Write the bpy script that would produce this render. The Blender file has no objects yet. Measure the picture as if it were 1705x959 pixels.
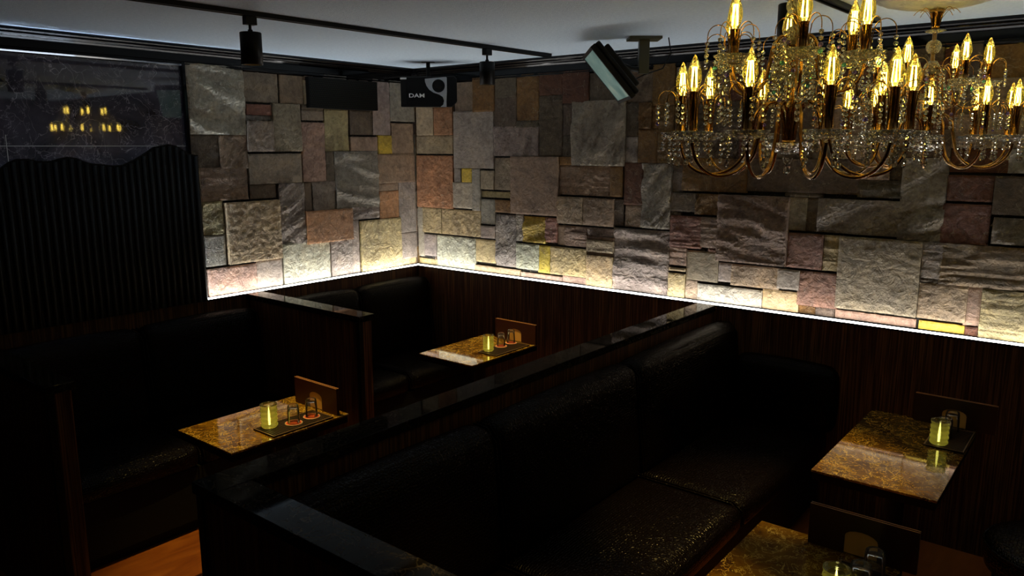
import bpy, bmesh, math, random
from mathutils import Vector, Matrix, noise
R_ = math.radians
S = bpy.context.scene
COL = S.collection
rnd = random.Random(7)
# ------------------------------------------------------------------ camera
cam_d = bpy.data.cameras.new('camera'); cam = bpy.data.objects.new('camera', cam_d); COL.objects.link(cam)
YAW, PITCH, ROLL = 0.67619, 0.18210, 0.00053
cam.location = (3.84965, -3.74892, 1.75)
cam.rotation_euler = (Matrix.Rotation(YAW, 3, 'Z') @ Matrix.Rotation(math.pi/2-PITCH, 3, 'X') @ Matrix.Rotation(-ROLL, 3, 'Z')).to_euler()
cam_d.sensor_width = 36.0; cam_d.lens = 36.0*1281.8/1705
cam_d.clip_start = .05
S.camera = cam
# ------------------------------------------------------------------ world, exposure, light levels
w = bpy.data.worlds.new('world'); S.world = w; w.use_nodes = True
w.node_tree.nodes['Background'].inputs[0].default_value = (0, 0, 0, 1)
S.view_settings.view_transform = 'Standard'; S.view_settings.look = 'None'
S.view_settings.exposure = 0.35; S.view_settings.gamma = 1.0; S.view_settings.use_curve_mapping = False
S.cycles.use_denoising = True
S.cycles.max_bounces = 8; S.cycles.diffuse_bounces = 4; S.cycles.glossy_bounces = 4
S.cycles.transmission_bounces = 8; S.cycles.transparent_max_bounces = 24
S.cycles.sample_clamp_indirect = 14.0; S.cycles.blur_glossy = 0.3
S.cycles.caustics_reflective = True; S.cycles.caustics_refractive = False
LED = 13.0         # cove strip radiance
FIL = 24.0         # bulb filament radiance
SPOT_W = 62.0       # each ceiling spotlight
# ------------------------------------------------------------------ helpers
class MB:
    def __init__(s): s.v = []; s.f = []; s.sm = []; s.mi = []; s.cur = 0
    def add(s, vs, fs, smooth=False):
        n = len(s.v); s.v += [tuple(v) for v in vs]
        for f in fs: s.f.append(tuple(i+n for i in f)); s.sm.append(smooth); s.mi.append(s.cur)
        return s
    def box(s, x0, x1, y0, y1, z0, z1, M=None):
        vs = [Vector((x, y, z)) for z in (z0, z1) for y in (y0, y1) for x in (x0, x1)]
        if M: vs = [M @ v for v in vs]
        return s.add(vs, [(0, 2, 3, 1), (4, 5, 7, 6), (0, 1, 5, 4), (2, 6, 7, 3), (0, 4, 6, 2), (1, 3, 7, 5)])
    def lathe(s, prof, n=24, M=None, smooth=True, wob=None, cap=True):
        vs = []; fs = []
        for k, (r, z) in enumerate(prof):
            for i in range(n):
                a = 2*math.pi*i/n; rr = r*(wob(a, k) if wob else 1)
                vs.append(Vector((rr*math.cos(a), rr*math.sin(a), z)))
        if M: vs = [M @ v for v in vs]
        for k in range(len(prof)-1):
            for i in range(n):
                j = (i+1) % n
                fs.append((k*n+i, k*n+j, (k+1)*n+j, (k+1)*n+i))
        s.add(vs, fs, smooth)
        for k in (0, len(prof)-1):
            if cap and prof[k][0] > 1e-4:
                f = [k*n+i for i in range(n)]
                if k == 0: f.reverse()
                s.add([vs[i] for i in f], [tuple(range(n))], False)
        return s
    def tube(s, pts, r, n=8, closed=False):
        pts = [Vector(p) for p in pts]; m = len(pts); vs = []; fs = []
        rs = r if isinstance(r, (list, tuple)) else [r]*m
        up = None
        for i, p in enumerate(pts):
            a = pts[(i-1) % m] if (closed or i > 0) else p
            b = pts[(i+1) % m] if (closed or i < m-1) else p
            t = (b-a).normalized()
            if up is None: up = t.orthogonal().normalized()
            up = (up - t*up.dot(t)).normalized(); q = t.cross(up)
            for k in range(n):
                an = 2*math.pi*k/n
                vs.append(p+(up*math.cos(an)+q*math.sin(an))*rs[i])
        for i in range(m if closed else m-1):
            for k in range(n):
                l = (k+1) % n; j = (i+1) % m
                fs.append((i*n+k, i*n+l, j*n+l, j*n+k))
        s.add(vs, fs, True)
        if not closed:
            s.add(vs[:n], [tuple(reversed(range(n)))]); s.add(vs[-n:], [tuple(range(n))])
        return s
    def gem(s, c, r, sz=1.0):
        # faceted bead: octagonal double cone with a table band
        c = Vector(c); vs = [c+Vector((0, 0, r*sz))]
        for z, q in ((.45, .78), (-.45, .78)):
            for i in range(6):
                a = math.pi/3*i+(0 if z > 0 else .5)
                vs.append(c+Vector((q*1.15*r*math.cos(a), q*1.15*r*math.sin(a), z*r*sz)))
        vs.append(c-Vector((0, 0, r*sz))); fs = []
        for i in range(6):
            j = (i+1) % 6
            fs += [(0, 1+i, 1+j), (1+i, 7+i, 1+j), (1+j, 7+i, 7+j), (13, 7+j, 7+i)]
        return s.add(vs, fs, False)
    def build(s, name, mats, parent=None, bev=0, seg=2, label=None, loc=None, kind=None):
        me = bpy.data.meshes.new(name); me.from_pydata(s.v, [], s.f)
        me.polygons.foreach_set('use_smooth', s.sm)
        if not isinstance(mats, (list, tuple)): mats = [mats]
        for m in mats: me.materials.append(m)
        me.polygons.foreach_set('material_index', s.mi); me.update()
        o = bpy.data.objects.new(name, me); COL.objects.link(o)
        if parent: o.parent = parent
        if loc: o.location = loc
        if bev:
            b = o.modifiers.new('bevel', 'BEVEL'); b.width = bev; b.segments = seg; b.limit_method = 'ANGLE'; b.angle_limit = R_(40)
            b.harden_normals = False
        if label: o['label'] = label
        if kind: o['kind'] = kind
        return o
def thing(name, label, cat, loc=(0, 0, 0), rz=0, group=None):
    o = bpy.data.objects.new(name, None); COL.objects.link(o); o.location = loc; o.rotation_euler = (0, 0, rz)
    o.empty_display_size = .1
    return tag(o, label, cat, group)
def tag(o, label, cat, group=None):
    o['label'] = label; o['category'] = cat
    if group: o['group'] = group
    return o
def copy_tree(o, parent=None, name=None):
    c = o.copy(); COL.objects.link(c)
    if parent: c.parent = parent
    for ch in o.children: copy_tree(ch, c)
    return c
# ------------------------------------------------------------------ materials
class NT:
    def __init__(s, name):
        s.m = bpy.data.materials.new(name); s.m.use_nodes = True; s.t = s.m.node_tree; s.n = s.t.nodes
        s.p = s.n['Principled BSDF']; s.out = s.n['Material Output']
    def node(s, typ, ins=None, **kw):
        n = s.n.new(typ)
        for k, v in kw.items(): setattr(n, k, v)
        for k, v in (ins or {}).items(): s.set(n, k, v)
        return n
    def set(s, n, k, v):
        i = n.inputs[k]
        if isinstance(v, bpy.types.NodeSocket): s.t.links.new(v, i)
        else: i.default_value = v
    def P(s, **kw):
        for k, v in kw.items(): s.set(s.p, k.replace('_', ' '), v)
        return s
    def obj(s, scale=(1, 1, 1), rot=(0, 0, 0)):
        c = s.node('ShaderNodeTexCoord'); m = s.node('ShaderNodeMapping', {'Vector': c.outputs['Object'], 'Scale': scale, 'Rotation': rot})
        return m.outputs[0]
    def noise(s, v, scale, detail=4, rough=.55, dist=0):
        return s.node('ShaderNodeTexNoise', {'Vector': v, 'Scale': scale, 'Detail': detail, 'Roughness': rough, 'Distortion': dist}).outputs[0]
    def ramp(s, f, stops):
        r = s.node('ShaderNodeValToRGB', {'Fac': f}); e = r.color_ramp.elements
        while len(e) < len(stops): e.new(.5)
        for i, (p, c) in enumerate(stops):
            e[i].position = p; e[i].color = c if len(c) == 4 else (*c, 1)
        return r.outputs[0]
    def math(s, op, a, b=0.0, c=0.0):
        return s.node('ShaderNodeMath', {0: a, 1: b, 2: c}, operation=op).outputs[0]
    def mix(s, f, a, b, blend='MIX'):
        n = s.node('ShaderNodeMix', data_type='RGBA', blend_type=blend)
        s.set(n, 'Factor', f)
        for i, v in ((6, a), (7, b)):
            if isinstance(v, bpy.types.NodeSocket): s.t.links.new(v, n.inputs[i])
            else: n.inputs[i].default_value = v if len(v) == 4 else (*v, 1)
        return n.outputs[2]
    def bump(s, h, strength=.5, dist=.01):
        b = s.node('ShaderNodeBump', {'Height': h, 'Strength': strength, 'Distance': dist})
        s.set(s.p, 'Normal', b.outputs[0]); return s
def plain(name, col, rough=.5, metal=0, spec=.5, **kw):
    t = NT(name); t.P(Base_Color=(*col, 1), Roughness=rough, Metallic=metal, Specular_IOR_Level=spec, **kw); return t.m
def emit(name, col, st):
    t = NT(name); t.P(Base_Color=(0, 0, 0, 1), Emission_Color=(*col, 1), Emission_Strength=st); return t.m
BLACK = plain('black_satin', (.002, .002, .002), .45, spec=.22)
GLOSS = plain('black_gloss', (.0015, .0015, .002), .08, IOR=1.33)
MATTE = plain('black_matte', (.004, .004, .004), .7, spec=.2)
GOLD = plain('polished_gold', (.62, .36, .12), .14, 1)
GOLD2 = plain('dark_gold', (.42, .23, .08), .2, 1)
CHROME = plain('chrome', (.7, .7, .72), .12, 1)
BRONZE = plain('olive_bracket_paint', (.05, .05, .025), .4)
# stone veneer
t = NT('slate_stone'); v = t.obj()
at = t.node('ShaderNodeAttribute', attribute_name='Col').outputs['Color']
ru = t.node('ShaderNodeAttribute', attribute_name='Rgh').outputs['Fac']
n1 = t.noise(v, 9, 6, .62, .6); n2 = t.noise(v, 38, 6, .7, .4); n3 = t.noise(v, 170, 3, .7)
f1 = t.ramp(n1, [(.3, (.62, .60, .60)), (.5, (1, 1, 1)), (.72, (1.25, 1.18, 1.05))])
c = t.mix(1.0, at, f1, 'MULTIPLY')
c = t.mix(1.0, c, t.ramp(n2, [(.3, (.62, .62, .62)), (.6, (1.12, 1.12, 1.12))]), 'MULTIPLY')
ve = t.math('ABSOLUTE', t.math('SUBTRACT', t.noise(v, 5, 3, .6, 1.6), .5))
c = t.mix(t.ramp(ve, [(.0, (.55, .55, .55)), (.0045, (0, 0, 0))]), c, (.36, .31, .22))
t.P(Base_Color=c, Roughness=.62, Specular_IOR_Level=.35)
rid = t.math('ABSOLUTE', t.math('SUBTRACT', t.noise(v, 16, 6, .62, .8), .5))
h = t.math('ADD', t.math('MULTIPLY', n2, .6), t.math('MULTIPLY', rid, 1.3)); h = t.math('ADD', h, t.math('MULTIPLY', n3, .14))
h = t.math('MULTIPLY', h, ru)
t.bump(h, 1.0, .032)
STONE = t.m
def marble(name, base, base2, vein, sc=6.0, rough=.06, vw=.02, vs=1.0, coat=.6):
    t = NT(name); v = t.obj()
    dn = t.noise(v, sc*.8, 5, .6, .8)
    a = t.ramp(dn, [(.3, base), (.7, base2)])
    vo = t.node('ShaderNodeTexVoronoi', {'Vector': t.mix(.12, v, t.node('ShaderNodeTexNoise', {'Vector': v, 'Scale': sc*1.5, 'Detail': 4}).outputs[1]), 'Scale': sc*1.4}, feature='DISTANCE_TO_EDGE').outputs[0]
    k = t.noise(v, sc*.6, 3, .6)
    vf = t.math('MULTIPLY', t.ramp(vo, [(0, (vs, vs, vs)), (vw, (0, 0, 0))]), t.ramp(k, [(.42, (0, 0, 0)), (.62, (1, 1, 1))]))
    ri = t.math('ABSOLUTE', t.math('SUBTRACT', t.noise(v, sc*1.1, 5, .65, 1.2), .5))
    vf2 = t.ramp(ri, [(0, (vs*.7,)*3), (vw*.55, (0, 0, 0))])
    c = t.mix(t.math('MAXIMUM', vf, vf2), a, vein)
    t.P(Base_Color=c, Roughness=rough, Specular_IOR_Level=.6, Coat_Weight=coat, Coat_IOR=1.65, Coat_Roughness=.03)
    return t
TABLE = marble('emperador_marble', (.045, .014, .002), (.24, .12, .012), (.80, .58, .14), 12, .05, .022, coat=.3).m
CAP = marble('dark_cap_marble', (.004, .004, .003), (.010, .008, .006), (.07, .055, .04), 9, .04, coat=0).m
CAP.node_tree.nodes['Principled BSDF'].inputs['Specular IOR Level'].default_value = .5
CAP.node_tree.nodes['Principled BSDF'].inputs['IOR'].default_value = 1.13
tm = marble('black_wall_marble', (.018, .018, .022), (.075, .068, .085), (.42, .38, .41), 6, .018, .012, .8)
sx = tm.node('ShaderNodeSeparateXYZ', {0: tm.obj()})
def seam(co, val, wd=.0016): return tm.math('LESS_THAN', tm.math('ABSOLUTE', tm.math('SUBTRACT', co, val)), wd)
sm = tm.math('MAXIMUM', seam(sx.outputs[2], 1.752), tm.math('MULTIPLY', seam(sx.outputs[1], -2.47), tm.math('LESS_THAN', sx.outputs[2], 1.80)))
oc = tm.p.inputs['Base Color'].links[0].from_socket
tm.P(Base_Color=tm.mix(sm, oc, (.35, .35, .33)))
WMARB = tm.m
t = NT('zebra_wood'); v = t.obj((1, 1, .02))
a = t.noise(v, 130, 3, .6); b = t.noise(v, 42, 2, .5)
f = t.math('MULTIPLY', t.ramp(a, [(.42, (0, 0, 0)), (.6, (1, 1, 1))]), t.ramp(b, [(.35, (.3, .3, .3)), (.6, (1, 1, 1))]))
t.P(Base_Color=t.mix(f, (.030, .006, .004), (.16, .075, .028)), Roughness=.42, Specular_IOR_Level=.3)
WOOD = t.m
t = NT('crocodile_vinyl'); v = t.obj((1, 1, 1))
vo = t.node('ShaderNodeTexVoronoi', {'Vector': v, 'Scale': 95.0, 'Randomness': .55}, feature='DISTANCE_TO_EDGE').outputs[0]
hh = t.math('MINIMUM', vo, .25)
t.P(Base_Color=(.0036, .0018, .0008, 1), Roughness=.27, Specular_IOR_Level=.4, IOR=1.2); t.bump(hh, .6, .010)
CROC = t.m
CROCM = t.m.copy(); CROCM.name = 'seat_crocodile_vinyl'; CROCM.node_tree.nodes['Principled BSDF'].inputs['IOR'].default_value = 1.26  # same vinyl, IOR raised so the seat cushions catch more highlight
CROCS = t.m.copy(); CROCS.name = 'glossy_crocodile_vinyl'; CROCS.node_tree.nodes['Principled BSDF'].inputs['IOR'].default_value = 1.5
t = NT('ceiling_plaster'); v = t.obj()
n = t.noise(v, 60, 5, .7); sp = t.noise(v, 230, 2, .5)
c = t.mix(t.ramp(sp, [(.68, (0, 0, 0)), (.76, (1, 1, 1))]), t.ramp(n, [(.3, (.56, .70, .84)), (.7, (.70, .84, .97))]), (.8, .8, .8))
t.P(Base_Color=c, Roughness=.8, Specular_IOR_Level=.2); t.bump(t.math('ADD', n, sp), .5, .006)
PLASTER = t.m
t = NT('amber_floor'); v = t.obj((1, .25, 1))
t.P(Base_Color=t.ramp(t.noise(v, 9, 5, .6, 1), [(.3, (.20, .045, .008)), (.7, (.42, .13, .022))]), Roughness=.35)
FLOOR = t.m
t = NT('cut_crystal'); t.P(Base_Color=(1, .95, .84, 1), Roughness=.02, Transmission_Weight=.9, IOR=1.6, Specular_IOR_Level=.8)
CRYSTAL = t.m
t = NT('violet_crystal'); t.P(Base_Color=(.45, .3, 1, 1), Roughness=.02, Transmission_Weight=.8, IOR=1.6, Specular_IOR_Level=.8)
CRYV = t.m
t = NT('aqua_crystal'); t.P(Base_Color=(.3, 1, .8, 1), Roughness=.02, Transmission_Weight=.8, IOR=1.6, Specular_IOR_Level=.8)
CRYA = t.m
def thin(name, col, dif=.0, difc=(1, .8, .3), gl=.18, ior=1.5):
    t = NT(name)
    tr = t.node('ShaderNodeBsdfTransparent', {'Color': (*col, 1)})
    gs = t.node('ShaderNodeBsdfGlossy', {'Color': (1, 1, 1, 1), 'Roughness': .03})
    fr = t.node('ShaderNodeFresnel', {'IOR': ior}).outputs[0]
    m = t.node('ShaderNodeMixShader', {0: fr}); t.t.links.new(tr.outputs[0], m.inputs[1]); t.t.links.new(gs.outputs[0], m.inputs[2])
    if dif:
        df = t.node('ShaderNodeBsdfTranslucent', {'Color': (*difc, 1)})
        m2 = t.node('ShaderNodeMixShader', {0: dif}); t.t.links.new(m.outputs[0], m2.inputs[1]); t.t.links.new(df.outputs[0], m2.inputs[2]); m = m2
    t.t.links.new(m.outputs[0], t.out.inputs[0]); return t.m
BULB = thin('amber_bulb_glass', (.95, .88, .45), .035, (1, .85, .2))
TUMB = thin('clear_tumbler_glass', (.95, .95, .92), .02, (1, .9, .7), ior=1.33)
t = NT('pressed_glass'); v = t.obj()
vv = t.node('ShaderNodeTexVoronoi', {'Vector': v, 'Scale': 150.0}).outputs[0]
t.P(Base_Color=(1, .97, .9, 1), Roughness=.06, Transmission_Weight=.80, IOR=1.5, Specular_IOR_Level=.8); t.bump(vv, 1.0, .008); DISHG = t.m
t = NT('frosted_leaf_glass'); v = t.obj()
t.P(Base_Color=(.50, .55, .62, 1), Roughness=.3, Specular_IOR_Level=.7)
wv_ = t.node('ShaderNodeTexVoronoi', {'Vector': v, 'Scale': 34.0}, feature='SMOOTH_F1').outputs[0]; t.bump(t.math('ADD', wv_, t.noise(v, 60, 4)), 1.0, .01); ROSEG = t.m
FILM = emit('glowing_filament', (1, .74, .2), FIL)
LEDM = emit('led_diffuser', (1, .985, .95), LED)
LEDL = emit('led_diffuser_left', (1, .985, .95), LED*1.25)
LEDC = emit('led_diffuser_cool', (.72, .84, 1), LED*4.8)
FLAME = emit('candle_light', (1, .9, .25), 3.2)
MENU = plain('brown_menu_board', (.035, .0045, .002), .45)
CARD = plain('tan_card', (.75, .42, .12), .5)
MENUE = plain('tan_board_edge', (.45, .21, .09), .5)
MAT = plain('dark_rubber', (.004, .0025, .002), .6, spec=.2)
MATE = plain('mat_edge_rubber', (.16, .09, .05), .4)
RIB = plain('rib_rubber', (.045, .022, .014), .45)
RED = plain('red_coaster', (.75, .10, .04), .5)
CREAM = plain('coaster_cream', (.7, .45, .3), .5)
# ------------------------------------------------------------------ room shell
X1, Y1, H = 5.6, -5.6, 2.25
def struct(mb, name, mats, **k): return mb.build(name, mats, kind='structure', **k)
struct(MB().box(-.15, X1+.15, Y1-.15, .15, -.1, 0), 'floor', FLOOR)
struct(MB().box(-.15, X1+.15, Y1-.15, .15, H, H+.1), 'ceiling', PLASTER)
DW = plain('dark_far_wall', (.03, .02, .016), .5)
struct(MB().box(X1, X1+.15, Y1, .0, 0, H), 'wall_far_right', DW)
struct(MB().box(-.15, X1+.15, Y1-.15, Y1, 0, H), 'wall_behind', DW)
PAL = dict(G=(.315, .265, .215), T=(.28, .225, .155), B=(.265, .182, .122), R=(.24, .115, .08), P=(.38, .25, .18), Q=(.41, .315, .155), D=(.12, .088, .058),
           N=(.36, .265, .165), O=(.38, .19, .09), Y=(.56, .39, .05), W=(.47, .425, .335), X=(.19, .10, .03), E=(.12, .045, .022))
TL=[(-163,-130,181,217,'W','r'),(-130,-108,199,217,'T','v'),(-107,-91,199,217,'B','s'),(-129,-113,192,198,'R','s'),(-130,-113,189,192,'G','r'),(-130,-113,172,189,'T','v'),(-113,-94,172,199,'T','v'),(-93,-77,190,196,'T','s'),(-94,-77,154,189,'P','m'),(-77,-59,172,197,'Q','v'),(-58,-41,182,197,'D','s'),(-39,-24,182,217,'G','s'),(-24,-2,191,217,'G','s'),(-58,-36,172,181,'P','s'),(-35,-23,170,182,'Y','s'),(-23,-3,169,190,'N','s'),(-163,-147,164,181,'D','v'),(-147,-130,163,181,'B','r'),(-159,-131,146,164,'B','l'),(-130,-95,154,171,'T','s'),(-77,-71,154,172,'D','s'),(-71,-36,136,172,'G','r'),(-36,-3,151,170,'B','s'),(-130,-113,146,154,'D','s'),(-112,-94,118,154,'G','r'),(-94,-89,137,154,'D','s'),(-88,-71,136,154,'G','r'),(-94,-59,117,137,'O','s+'),(-146,-112,111,145,'N','m+'),(-159,-147,128,146,'Q','r'),(-159,-147,111,128,'G','s'),(-159,-129,95,110,'P','m'),(-129,-112,95,111,'G','s'),(-111,-77,95,119,'W','v'),(-76,-59,95,119,'G','m'),(-59,-53,95,129,'G','s'),(-58,-36,129,137,'G','r'),(-35,-18,146,151,'P','s'),(-35,-18,128,146,'O','s'),(-18,-2,117,152,'G','s'),(-52,-17,95,128,'Q','v'),(-17,-2,99,117,'G','s'),(-17,-3,95,100,'Q','s')]
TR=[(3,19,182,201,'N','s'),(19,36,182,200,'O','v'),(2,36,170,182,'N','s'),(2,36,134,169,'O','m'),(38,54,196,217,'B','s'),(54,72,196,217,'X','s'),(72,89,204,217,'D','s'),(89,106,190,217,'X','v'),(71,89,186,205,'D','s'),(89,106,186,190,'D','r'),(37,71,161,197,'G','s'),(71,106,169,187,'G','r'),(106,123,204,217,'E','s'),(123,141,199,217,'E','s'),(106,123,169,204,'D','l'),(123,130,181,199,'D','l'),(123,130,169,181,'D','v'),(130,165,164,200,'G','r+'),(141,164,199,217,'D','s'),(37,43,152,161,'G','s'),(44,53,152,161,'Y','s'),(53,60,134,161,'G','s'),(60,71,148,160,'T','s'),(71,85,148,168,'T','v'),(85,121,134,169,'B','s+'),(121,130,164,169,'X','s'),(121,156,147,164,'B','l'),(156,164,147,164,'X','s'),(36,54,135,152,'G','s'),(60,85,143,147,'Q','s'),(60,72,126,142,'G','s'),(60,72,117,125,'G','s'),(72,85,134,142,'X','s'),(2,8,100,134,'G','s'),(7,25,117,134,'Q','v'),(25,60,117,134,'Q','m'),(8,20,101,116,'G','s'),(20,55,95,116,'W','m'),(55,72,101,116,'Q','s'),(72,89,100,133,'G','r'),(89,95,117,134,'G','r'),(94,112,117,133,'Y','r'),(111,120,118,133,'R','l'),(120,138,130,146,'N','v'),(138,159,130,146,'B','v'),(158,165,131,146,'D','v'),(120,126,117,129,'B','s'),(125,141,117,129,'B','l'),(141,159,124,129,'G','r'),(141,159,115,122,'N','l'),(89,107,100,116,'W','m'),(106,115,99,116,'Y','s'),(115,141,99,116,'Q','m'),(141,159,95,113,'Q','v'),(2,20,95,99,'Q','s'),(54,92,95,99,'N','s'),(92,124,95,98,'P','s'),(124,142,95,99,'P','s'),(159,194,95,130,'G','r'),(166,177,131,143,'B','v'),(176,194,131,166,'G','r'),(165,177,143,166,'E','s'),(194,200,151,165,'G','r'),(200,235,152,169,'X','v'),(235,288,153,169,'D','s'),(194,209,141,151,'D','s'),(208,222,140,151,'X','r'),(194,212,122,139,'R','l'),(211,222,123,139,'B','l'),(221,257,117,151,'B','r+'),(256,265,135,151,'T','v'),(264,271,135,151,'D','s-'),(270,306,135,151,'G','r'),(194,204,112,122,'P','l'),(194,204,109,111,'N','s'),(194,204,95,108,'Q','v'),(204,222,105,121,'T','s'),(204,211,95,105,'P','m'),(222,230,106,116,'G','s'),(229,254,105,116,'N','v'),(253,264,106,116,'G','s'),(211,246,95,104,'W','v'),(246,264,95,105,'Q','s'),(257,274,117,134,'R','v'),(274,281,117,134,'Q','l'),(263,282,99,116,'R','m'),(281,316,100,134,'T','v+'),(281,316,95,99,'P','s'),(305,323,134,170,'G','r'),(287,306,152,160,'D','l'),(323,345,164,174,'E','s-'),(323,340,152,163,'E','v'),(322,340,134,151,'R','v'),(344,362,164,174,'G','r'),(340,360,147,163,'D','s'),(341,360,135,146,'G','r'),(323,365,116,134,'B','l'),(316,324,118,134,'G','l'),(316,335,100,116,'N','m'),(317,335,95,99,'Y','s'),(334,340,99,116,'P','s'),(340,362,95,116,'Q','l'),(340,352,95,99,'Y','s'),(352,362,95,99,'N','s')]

def fill(ts, U0, U1, tones, seed):
    q = random.Random(seed); g = {}
    for t in ts:
        for z in range(t[2], t[3]):
            for u in range(t[0], t[1]): g[(u, z)] = 1
    out = []
    for z in range(95, 217):
        for u in range(U0, U1):
            if (u, z) in g: continue
            mw, mh = q.choice([(12, 18), (18, 12), (30, 28), (8, 14), (24, 12), (16, 30)])
            if ts is TR and u > 365: mw, mh = mw+6, mh+4
            w_ = 1
            while w_ < mw and u+w_ < U1 and (u+w_, z) not in g: w_ += 1
            h_ = 1
            while h_ < mh and z+h_ < 217 and all((u+k, z+h_) not in g for k in range(w_)): h_ += 1
            for k in range(w_):
                for l in range(h_): g[(u+k, z+l)] = 1
            if w_ < 2 or h_ < 2: continue
            out.append((u, u+w_, z, z+h_, q.choice(tones), q.choice(['s', 'v', 'r', 'l'])))
    return out
def relief(sty, x, y, seed):
    o = Vector((seed*3.1, seed*1.7, seed*.9)); p = Vector((x, y, 0))+o
    a = noise.noise(p*6)*.5
    if sty == 's': return .0016*a+.0012*noise.noise(p*22)+.0006*noise.noise(p*60)
    if sty == 'm': return .002*a+.0035*noise.noise(p*34)+.0018*noise.noise(p*75)
    if sty == 'l':
        pl = Vector((x*.8+.4*noise.noise(p*5), y*6.5, 0))+o
        return .006*abs(noise.noise(pl*5))+.003*noise.noise(pl*11)
    if sty == 'v':
        n = noise.noise(p*4.2)+.35*noise.noise(p*11); k = n*4; fr = k-math.floor(k)
        return .0035*(math.floor(k)+min(1, fr*6))*.6+.0016*noise.noise(p*40)
    # rough cleft face: slanting ridges
    an = (seed*1.3) % 1.6-.3; c, s_ = math.cos(an), math.sin(an)
    u, v_ = x*c+y*s_, -x*s_+y*c
    w_ = .02*noise.noise(p*9)
    pr = Vector((u*.30+w_, v_*1.5+w_, 0))+o
    n = noise.noise(pr*13); k = n*5; fr = k-math.floor(k); n2 = 1-abs(noise.noise(pr*40))*2
    return .0045*(math.floor(k)+min(1, fr*3))*.7+.0022*n2+.0018*noise.noise(p*60)+.003*a
def stone_wall(name, ts, side):
    V = []; F = []; CC = []; RR = []; step = .0085
    for k, (u0, u1, z0, z1, cl, st) in enumerate(ts):
        q = random.Random(k*13+5)
        g = .0012; a0, a1, b0, b1 = u0/100+g, u1/100-g, z0/100+g, z1/100-g
        dep = .014+q.random()*.012+(.012 if '+' in st else 0)-(.010 if '-' in st else 0); st0 = st[0]
        if min(u1-u0, z1-z0) < 7 and '+' not in st: dep -= .004
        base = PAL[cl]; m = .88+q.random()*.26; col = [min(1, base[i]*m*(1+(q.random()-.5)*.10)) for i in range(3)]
        rg = dict(s=.3, m=.55, v=.6, l=.7, r=1.0)[st0]
        nu = max(2, int((a1-a0)/step)); nz = max(2, int((b1-b0)/step)); n0 = len(V)
        def P(u, z, d): return (d, u, z) if side == 'L' else (u, -d, z)
        for i in range(nz+1):
            for j in range(nu+1):
                u = a0+(a1-a0)*j/nu; z = b0+(b1-b0)*i/nz
                e = min(j, nu-j, i, nz-i); r = relief(st0, u, z, k)
                jag = .0015*noise.noise(Vector((u*40, z*40, k)))
                V.append(P(u+(jag if j in (0, nu) else 0), z+(jag if i in (0, nz) else 0), dep+r-(.0022 if e == 0 else 0)))
        for i in range(nz):
            for j in range(nu):
                a = n0+i*(nu+1)+j; f = (a, a+1, a+nu+2, a+nu+1); F.append(f)
        ring = [n0+j for j in range(nu+1)]+[n0+i*(nu+1)+nu for i in range(1, nz+1)]+[n0+nz*(nu+1)+j for j in range(nu-1, -1, -1)]+[n0+i*(nu+1) for i in range(nz-1, 0, -1)]
        n1 = len(V)
        for r_ in ring:
            x, y, z = V[r_]; V.append((-.004, y, z) if side == 'L' else (x, .004, z))
        for i in range(len(ring)):
            j = (i+1) % len(ring); F.append((ring[i], n1+i, n1+j, ring[j]))
        CC += [(*col, 1)]*(len(V)-n0); RR += [rg]*(len(V)-n0)
    # body of the wall behind the stones
    n0 = len(V)
    b = (-.15, 0.0, -1.635, .15, 0, 2.25) if side == 'L' else (-.15, X1, 0.0, .15, 0, 2.25)
    for z in b[4:]:
        for y in b[2:4]:
            for x in b[:2]: V.append((x, y, z)); CC.append((.01, .008, .006, 1)); RR.append(.3)
    F += [tuple(n0+i for i in f) for f in [(0, 2, 3, 1), (4, 5, 7, 6), (0, 1, 5, 4), (2, 6, 7, 3), (0, 4, 6, 2), (1, 3, 7, 5)]]
    me = bpy.data.meshes.new(name); me.from_pydata(V, [], F)
    a = me.attributes.new('Col', 'FLOAT_COLOR', 'POINT'); a.data.foreach_set('color', [c for q in CC for c in q])
    a = me.attributes.new('Rgh', 'FLOAT', 'POINT'); a.data.foreach_set('value', RR)
    me.materials.append(STONE); me.update()
    bm = bmesh.new(); bm.from_mesh(me); bmesh.ops.recalc_face_normals(bm, faces=bm.faces); bm.to_mesh(me); bm.free()
    o = bpy.data.objects.new(name, me); COL.objects.link(o); o['kind'] = 'structure'; return o
stone_wall('wall_left', TL+fill(TL, -163, 0, 'GTBND', 3), 'L')
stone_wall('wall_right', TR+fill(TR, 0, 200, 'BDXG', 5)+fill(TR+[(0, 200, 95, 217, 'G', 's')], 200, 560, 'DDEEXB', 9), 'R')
struct(MB().box(-.15, 0.010, Y1, -1.652, 0, H), 'wall_left_marble', WMARB)
o = struct(MB().box(0, .030, -1.652, -1.634, .95, 2.17), 'trim_1', GLOSS, bev=.003)
# crown moulding swept round the two visible walls
prof = [(0, 2.149), (.016, 2.149), (.017, 2.153), (.0245, 2.1595), (.0245, 2.163), (.017, 2.166), (.017, 2.172), (.024, 2.174), (.024, 2.207), (.030, 2.209), (.038, 2.216), (.040, 2.219), (.052, 2.221), (.0585, 2.2265), (.059, 2.230), (.074, 2.233), (.080, 2.238), (.086, 2.240), (.086, 2.252), (0, 2.252)]
mb = MB(); path = [((0, Y1), (1, 0)), ((0, 0), (1, -1)), ((X1, 0), (0, -1))]; vs = []
for (px_, py_), (dx, dy) in path:
    for d, z in prof: vs.append((px_+dx*d, py_+dy*d, z))
n = len(prof); fs = []
for k in range(2):
    for i in range(n):
        j = (i+1) % n; fs.append((k*n+i, k*n+j, (k+1)*n+j, (k+1)*n+i))
mb.add(vs, fs, False); o = struct(mb, 'trim_2', GLOSS)
bm = bmesh.new(); bm.from_mesh(o.data); bmesh.ops.recalc_face_normals(bm, faces=bm.faces); bm.to_mesh(o.data); bm.free()
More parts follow.
